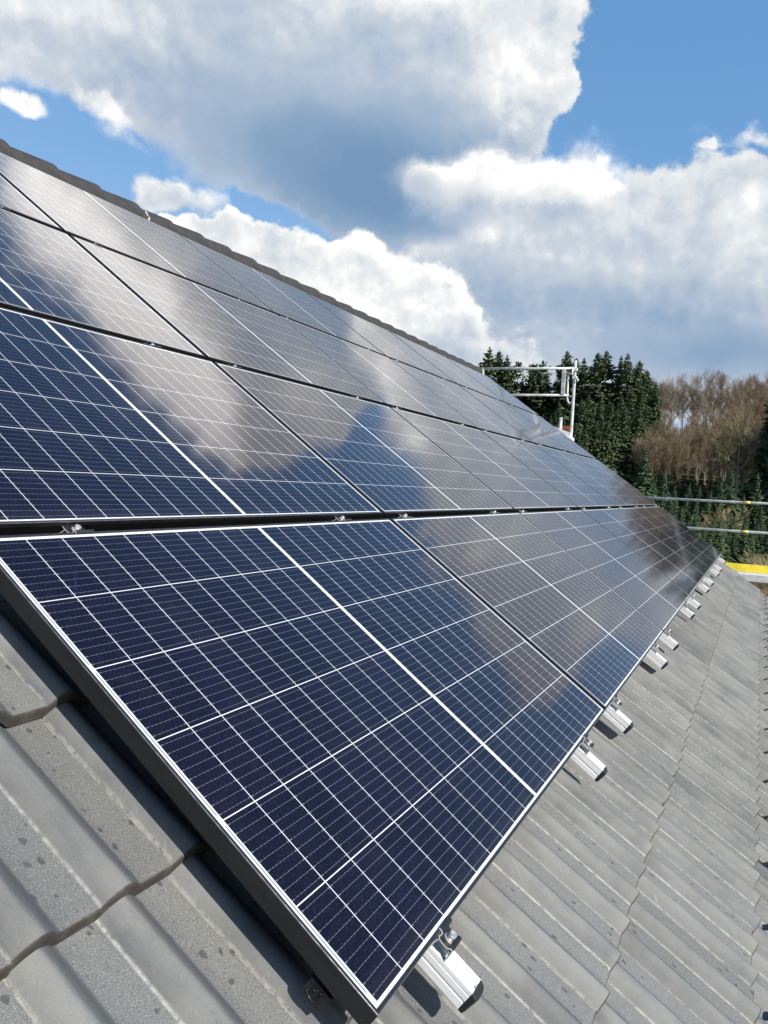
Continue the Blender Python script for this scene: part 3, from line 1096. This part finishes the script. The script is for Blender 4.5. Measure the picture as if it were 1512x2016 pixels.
def cone_trunk(H, r, r_top, seg=7, bend=0.0, rr=None):
    V, F = [], []
    n = 6
    for i in range(n + 1):
        t = i / n
        cx = bend * math.sin(t * 2.2) * H
        rad = r * (1 - t) + r_top * t
        for k in range(seg):
            a = 2 * math.pi * k / seg
            V.append((cx + rad * math.cos(a), rad * math.sin(a), t * H - (0.4 if i == 0 else 0)))
    for i in range(n):
        for k in range(seg):
            q = (k + 1) % seg
            F.append((i * seg + k, i * seg + q, (i + 1) * seg + q, (i + 1) * seg + k))
    return V, F


def conifer_crown(H, Rm, seed, base=0.08, whorls=30, dens=9, shape=0.85, gap=0.06):
    rr = random.Random(seed)
    V, F = [], []

    def quad(p0, p1, w, tipw, tw):
        d = (p1 - p0)
        sd = Vector((-d.y, d.x, 0))
        if sd.length < 1e-6:
            sd = Vector((1, 0, 0))
        sd = sd.normalized()
        sd = (sd * math.cos(tw) + Vector((0, 0, 1)) * math.sin(tw))
        b = len(V)
        mid = p0.lerp(p1, 0.55)
        V.extend([tuple(p0 - sd * w * 0.35), tuple(p0 + sd * w * 0.35), tuple(mid + sd * w * rr.uniform(.8, 1.1)), tuple(p1 + sd * tipw), tuple(p1 - sd * tipw), tuple(mid - sd * w * rr.uniform(.8, 1.1))])
        F.append((b, b + 1, b + 2, b + 5)); F.append((b + 5, b + 2, b + 3, b + 4))
    for i in range(whorls):
        t = (i + rr.uniform(-.3, .3)) / (whorls - 1)
        t = max(0, min(1, t))
        z = H * (base + (1 - base) * t)
        L = Rm * (1 - t) ** shape * rr.uniform(0.72, 1.14) + 0.10
        if t < 0.18:
            L *= 0.72 + 1.5 * t
        nb = max(4, int(dens * (0.55 + 0.6 * (1 - t))))
        a0 = rr.uniform(0, 6.28)
        for k in range(nb):
            if rr.random() < gap:
                continue
            a = a0 + 6.283 * k / nb + rr.uniform(-.25, .25)
            l = L * rr.uniform(0.70, 1.14)
            ud = Vector((math.cos(a), math.sin(a), 0))
            rise = (0.45 if t > 0.75 else 0.08) - 0.10 * (1 - t)
            p0 = Vector((0, 0, z)) + ud * l * 0.08
            pm = p0 + ud * l * 0.55 + Vector((0, 0, l * (rise - 0.10)))
            p1 = pm + ud * l * 0.42 + Vector((0, 0, l * (rise - 0.18)))
            w = (0.16 * l + 0.12) * rr.uniform(.8, 1.25)
            quad(p0, pm, w, w * 0.8, rr.uniform(-.5, .5))
            quad(pm, p1, w * 0.85, 0.04, rr.uniform(-.5, .5))
            ns = 3 if l > 1.2 else 2
            for q in range(ns):
                f = rr.uniform(0.25, 0.95)
                o_ = p0.lerp(p1, f)
                sgn = 1 if q % 2 else -1
                sd = Vector((-ud.y, ud.x, 0)) * sgn
                tip = o_ + (ud * 0.5 + sd * 0.7) * l * 0.32 * rr.uniform(.6, 1.2) + Vector((0, 0, -l * rr.uniform(0.05, 0.22)))
                quad(o_, tip, w * 0.62, 0.03, rr.uniform(-.9, .9))
            # hanging curtain of needles under the branch
            tip = pm + Vector((0, 0, -l * rr.uniform(0.12, 0.26) - 0.12)) + ud * l * 0.1
            quad(pm, tip, w * 0.55, 0.05, 0.0)
    b = len(V)
    V.extend([(-0.10, 0, H * 0.955), (0.10, 0, H * 0.955), (0, 0, H * 1.015), (0, -0.10, H * 0.955), (0, 0.10, H * 0.955)])
    F.append((b, b + 1, b + 2)); F.append((b + 3, b + 4, b + 2))
    return V, F


def bare_tree(H, Rm, seed, clear=0.45, limbs=14, twigs=1500, tw=0.045, spread=0.55, trunk_r=0.16, oval=1.0):
    rr = random.Random(seed)
    TV, TF = cone_trunk(H * 0.86, trunk_r, 0.03, 7, rr.uniform(-.02, .02))
    tips = []

    def seg(p0, p1, r0, r1):
        d = (p1 - p0).normalized()
        a = d.orthogonal().normalized(); c = d.cross(a)
        b = len(TV)
        for p, r in ((p0, r0), (p1, r1)):
            for k in range(4):
                TV.append(tuple(p + (a * math.cos(k * math.pi / 2) + c * math.sin(k * math.pi / 2)) * r))
        for k in range(4):
            q = (k + 1) % 4
            TF.append((b + k, b + q, b + 4 + q, b + 4 + k))
    for i in range(limbs):
        t = clear + (0.84 - clear) * (i + rr.random()) / limbs
        a = rr.uniform(0, 6.283)
        z = H * t
        prof = math.sin(math.pi * min(1, max(0.0, (t - clear * 0.75) / (1.1 - clear * 0.75)))) ** 0.6
        l = Rm * (0.45 + 0.65 * prof) * rr.uniform(.75, 1.15)
        dirn = Vector((math.cos(a), math.sin(a), rr.uniform(0.7, 1.35) / spread * 0.5)).normalized()
        p = Vector((0, 0, z))
        r = trunk_r * 0.42 * (1 - t * 0.55)
        for k in range(4):
            q = p + (dirn + Vector((rr.uniform(-.22, .22), rr.uniform(-.22, .22), 0.10 * k))).normalized() * l * 0.30
            seg(p, q, r, r * 0.68)
            r *= 0.68
            p = q
            tips.append((p, dirn, l))
            if k >= 1:
                for _ in range(2):
                    d2 = (dirn + Vector((rr.uniform(-.8, .8), rr.uniform(-.8, .8), rr.uniform(-.05, .7)))).normalized()
                    q2 = p + d2 * l * rr.uniform(.2, .4)
                    seg(p, q2, r * 0.6, r * 0.25)
                    tips.append((q2, d2, l))
    for k in range(5):
        tips.append((Vector((rr.uniform(-.25, .25), rr.uniform(-.25, .25), H * rr.uniform(.8, .9))), Vector((0, 0, 1)), Rm))
    CV, CF = [], []
    for i in range(twigs):
        p, dv, l = tips[rr.randrange(len(tips))]
        p = p + Vector((rr.gauss(0, .12), rr.gauss(0, .12), rr.gauss(0, .12))) * l * 0.7
        d = (dv * 0.7 + Vector((rr.gauss(0, .55), rr.gauss(0, .55), rr.uniform(-0.05, 1.1)))).normalized()
        ln = l * rr.uniform(.18, .48)
        q = p + d * ln
        sd = d.cross(Vector((rr.gauss(0, 1), rr.gauss(0, 1), rr.gauss(0, 1)))).normalized() * tw * rr.uniform(.6, 1.3) * 0.5
        b = len(CV)
        CV.extend([tuple(p - sd), tuple(p + sd), tuple(q + sd * .3), tuple(q - sd * .3)])
        CF.append((b, b + 1, b + 2, b + 3))
    return TV, TF, CV, CF


def tree_root(name, trunk_me, crown_me):
    root = empty(name)
    a = link(bpy.data.objects.new('trunk', trunk_me)); a.parent = root
    c = link(bpy.data.objects.new('crown', crown_me)); c.parent = root
    CH[root.name] = [a, c]
    return root


USED = {}


def plant(key, protos, az, r, H, label, cat, group, hp, wf=1.0, name=None):
    """place a copy of one of the prototypes of this kind; hp = prototype height"""
    i = rng.randrange(len(protos[key]))
    me_t, me_c, nm = protos[key][i]
    x, y = CAM.x + r * math.cos(R(az)), CAM.y + r * math.sin(R(az))
    k = (key, i)
    if k not in USED:
        root = tree_root(nm, me_t, me_c)
        USED[k] = root
    else:
        root = copy_tree(USED[k])
    root.location = (x, y, ground_z(x, y) - 0.1)
    s = H / hp
    root.scale = (s * wf, s * wf, s)
    root.rotation_euler = (rng.gauss(0, .012), rng.gauss(0, .012), rng.uniform(0, 6.28))
    for pr in ('label', 'category', 'group'):
        if pr in root: del root[pr]
    tag(root, label, cat, group)
    return root


PROTO = {'spruce': [], 'fir': [], 'pine': [], 'beech': [], 'pale': [], 'red': [], 'bush': []}
for i in range(5):
    V, F = conifer_crown(25, [4.6, 5.2, 4.2, 5.6, 4.8][i], 100 + i, base=0.06, whorls=60, dens=16, shape=[0.74, 0.66, 0.82, 0.78, 0.68][i], gap=0.07)
    TV, TF = cone_trunk(24.5, 0.24, 0.02)
    PROTO['spruce'].append((arrays_mesh('trunk', TV, TF, M_BARK), arrays_mesh('crown', V, F, M_SPRUCE), 'spruce_tree'))
for i in range(4):
    V, F = conifer_crown(11, 2.5, 200 + i, base=0.03, whorls=36, dens=13, shape=0.88, gap=0.04)
    TV, TF = cone_trunk(10.8, 0.13, 0.012)
    PROTO['fir'].append((arrays_mesh('trunk', TV, TF, M_BARK), arrays_mesh('crown', V, F, M_FIR), 'fir_tree'))
for i in range(2):
    V, F = conifer_crown(22, 3.6, 300 + i, base=0.35, whorls=26, dens=12, shape=0.45, gap=0.12)
    TV, TF = cone_trunk(21.5, 0.22, 0.03)
    PROTO['pine'].append((arrays_mesh('trunk', TV, TF, M_BARK), arrays_mesh('crown', V, F, M_PINE), 'pine_tree'))
for i in range(5):
    a = bare_tree(18, [2.3, 2.7, 2.0, 2.5, 2.2][i], 400 + i, clear=[0.46, 0.38, 0.52, 0.42, 0.48][i], limbs=18, twigs=2300, tw=0.036, spread=[0.38, 0.44, 0.34, 0.40, 0.36][i], trunk_r=[0.17, 0.2, 0.13, 0.18, 0.15][i])
    PROTO['beech'].append((arrays_mesh('trunk', a[0], a[1], M_BARK), arrays_mesh('crown', a[2], a[3], M_TWIG), 'bare_tree'))
a = bare_tree(13, 3.8, 501, clear=0.34, limbs=15, twigs=2300, tw=0.045, spread=0.75, trunk_r=0.22)
PROTO['pale'].append((arrays_mesh('trunk', a[0], a[1], M_PALE), arrays_mesh('crown', a[2], a[3], M_TWIGY), 'bare_tree'))
for i in range(2):
    a = bare_tree(8, 2.4, 600 + i, clear=0.12, limbs=16, twigs=1500, tw=0.05, spread=0.6, trunk_r=0.08)
    PROTO['red'].append((arrays_mesh('trunk', a[0], a[1], M_BARK), arrays_mesh('crown', a[2], a[3], M_TWIGR), 'bare_shrub'))
for i in range(2):
    a = bare_tree(2.4, 1.5, 700 + i, clear=0.05, limbs=14, twigs=900, tw=0.04, spread=0.9, trunk_r=0.04)
    PROTO['bush'].append((arrays_mesh('trunk', a[0], a[1], M_BARK), arrays_mesh('crown', a[2], a[3], M_TWIGY), 'bush'))


def top_height(az, r, el):
    x, y = CAM.x + r * math.cos(R(az)), CAM.y + r * math.sin(R(az))
    return CAM.z + r * math.tan(R(el)) - ground_z(x, y)


# tall spruces whose tips make the skyline
TALL = [(18.7, 10.0), (17.7, 9.7), (17.1, 9.4), (16.4, 9.0), (15.4, 8.8), (14.5, 9.1), (13.0, 9.8), (12.4, 9.3), (11.8, 9.3), (11.0, 9.7), (10.3, 9.85), (9.6, 9.5), (8.8, 9.65), (8.2, 9.2), (7.7, 8.6)]
for i, (az, el) in enumerate(TALL):
    r = 188 + rng.uniform(-6, 8)
    kind = 'pine' if i in (3, 4, 5) else 'spruce'
    plant(kind, PROTO, az, r, top_height(az, r, el),
          'pale topped pine of the forest skyline behind the scaffold guard rail' if kind == 'pine' else ('dark spruce of the three tall tips beside the roof ridge' if i < 3 else 'tall dark spruce whose tip stands against the sky behind the scaffold post'),
          'tree', 'tall conifers of the forest skyline', 22 if kind == 'pine' else 25, 1.0 if kind == 'pine' else 1.12)
for i in range(62):
    az = 6.9 + 13.6 * ((i * 0.618) % 1.0)
    r = 128 + 56 * ((i * 0.377 + 0.1) % 1.0)
    el = 2.0 + (r - 128) / 56 * 6.2 + rng.uniform(-1.0, 0.7)
    H = max(7, top_height(az, r, el))
    plant('spruce', PROTO, az, r, H, 'dark green spruce in the dense conifer stand behind the scaffold', 'tree', 'spruces of the dense conifer stand', 25, 1.05 if H > 14 else 1.35)
for i in range(16):
    az = 8.5 + 10.5 * ((i * 0.618) % 1.0)
    r = 198 + 10 * ((i * 0.377) % 1.0)
    el = 8.3 + rng.uniform(-0.5, 0.4)
    plant('spruce', PROTO, az, r, top_height(az, r, el), 'dark green spruce in the dense conifer stand behind the scaffold', 'tree', 'spruces of the dense conifer stand', 25, 1.15)
# bare deciduous wood
for i in range(22):
    az = -2.0 + 10.0 * ((i * 0.618 + 0.3) % 1.0)
    r = 244 + 14 * ((i * 0.377) % 1.0)
    plant('beech', PROTO, az, r, top_height(az, r, 7.5 + rng.uniform(-0.4, 0.3)), 'leafless brown tree in the bare wood right of the spruces', 'tree', 'leafless trees of the bare wood', 18, 1.0)
BARE = [(7.2, 7.7), (6.6, 7.8), (5.9, 7.9), (5.1, 8.0), (4.4, 8.0), (3.8, 8.1), (3.2, 8.3), (2.8, 8.3), (2.0, 8.0), (1.5, 8.1), (1.0, 8.3), (0.3, 8.5), (-0.4, 8.3)]
for az, el in BARE:
    r = 232 + rng.uniform(-8, 8)
    plant('beech', PROTO, az, r, top_height(az, r, el), 'bare brown tree whose twigs meet the sky on the right hilltop', 'tree', 'bare trees on the hilltop', 18)
for i in range(92):
    az = -2.5 + 10.6 * ((i * 0.618 + 0.21) % 1.0)
    r = 160 + 66 * ((i * 0.377) % 1.0)
    el = 3.7 + (r - 160) / 66 * 3.9 + rng.uniform(-.6, .5)
    plant('beech', PROTO, az, r, top_height(az, r, el), 'leafless brown tree in the bare wood right of the spruces', 'tree', 'leafless trees of the bare wood', 18, 0.95)
# beside the wood: big spruce at the picture's right border
for az, r, el in ((-0.5, 150, 7.6), (-1.6, 146, 7.9), (-2.3, 150, 7.6), (-3.8, 155, 7.3)):
    plant('spruce', PROTO, az, r, top_height(az, r, el), 'big dark spruce standing beside the bare wood at the right border', 'tree', 'big spruces at the right border', 25, 1.0)
r = 150
plant('pale', PROTO, 1.45, r, top_height(1.45, r, 4.6), 'pale broad crowned bare tree beside the big spruce, in front of the wood', 'tree', None, 13)
# young firs on the lower slope
FIRS = [(7.4, 3.3), (1.9, 2.2), (0.3, 1.9), (5.3, 0.8), (3.7, 0.8), (6.6, 1.1), (-0.1, -0.2), (3.7, -0.9), (4.9, -0.6), (2.7, 0.3), (1.0, 0.2), (4.4, 0.9), (2.2, 1.3), (6.0, 1.9)]
for az, el in FIRS:
    r = 126 + rng.uniform(-5, 8)
    plant('fir', PROTO, az, r, max(4, top_height(az, r, el)), 'young green fir on the lower slope in front of the bare wood', 'tree', 'young firs on the lower slope', 11, 1.0)
for i in range(34):
    az = -1.5 + 9.4 * ((i * 0.618 + 0.5) % 1.0)
    r = 150 + 22 * ((i * 0.377) % 1.0)
    plant('beech', PROTO, az, r, rng.uniform(10.5, 15.0), 'leafless brown tree in the bare wood right of the spruces', 'tree', 'leafless trees of the bare wood', 18, 1.0)
for i in range(18):
    az = 0.8 + 7.0 * ((i * 0.618) % 1.0)
    r = 150 + 22 * ((i * 0.377) % 1.0)
    plant('fir', PROTO, az, r, rng.uniform(5.5, 9.0), 'young green fir on the lower slope in front of the bare wood', 'tree', 'young firs on the lower slope', 11, 1.15)
for i in range(84):
    az = -3.0 + 13.0 * ((i * 0.618 + 0.4) % 1.0)
    r = 104 + 26 * ((i * 0.377) % 1.0)
    H = rng.uniform(5.0, 8.5) * (0.8 + 0.3 * (r - 104) / 26)
    if i % 2:
        r = 84 + 20 * ((i * 0.377) % 1.0)
        az = -3.5 + 8.5 * ((i * 0.618 + 0.4) % 1.0)
        H = rng.uniform(3.6, 5.6)
    plant('fir', PROTO, az, r, H, 'small fir low on the slope behind the scaffold guard rails', 'tree', 'small firs behind the guard rails', 11, 1.1)
# trees farther right along the valley, mirrored in the far panels
for i in range(26):
    az = -4.5 - 13.0 * ((i * 0.618) % 1.0)
    r = 130 + 30 * ((i * 0.377) % 1.0)
    plant('spruce', PROTO, az, r, top_height(az, r, 6.0 + rng.uniform(-1.2, 1.2)), 'dark spruce of the wood mirrored in the far panels', 'tree', 'spruces mirrored in the far panels', 25, 1.3)
# reddish brush and bushes
for az, el, r in ((5.2, 2.4, 184), (3.3, 1.8, 180), (4.6, 1.5, 178), (2.8, 1.3, 176), (7.0, 1.0, 170)):
    plant('red', PROTO, az, r, min(7.0, max(3.2, top_height(az, r, el))), 'reddish bare shrub among the young firs below the wood', 'shrub', 'reddish shrubs below the bare wood', 8, 1.25)
plant('bush', PROTO, 2.1, 112, 4.2, 'yellowish leafless bush among the small firs between the two guard rails', 'bush', None, 2.4, 0.9)
for i in range(9):
    az = -2.0 + 3.0 * ((i * 0.618) % 1.0)
    plant('bush', PROTO, az, 66 + 12 * ((i * 0.377) % 1.0), rng.uniform(1.2, 2.2), 'low pale leafless bush below the scaffold deck', 'bush', 'low bushes below the scaffold', 2.4, 1.3)
bpy.context.view_layer.update()
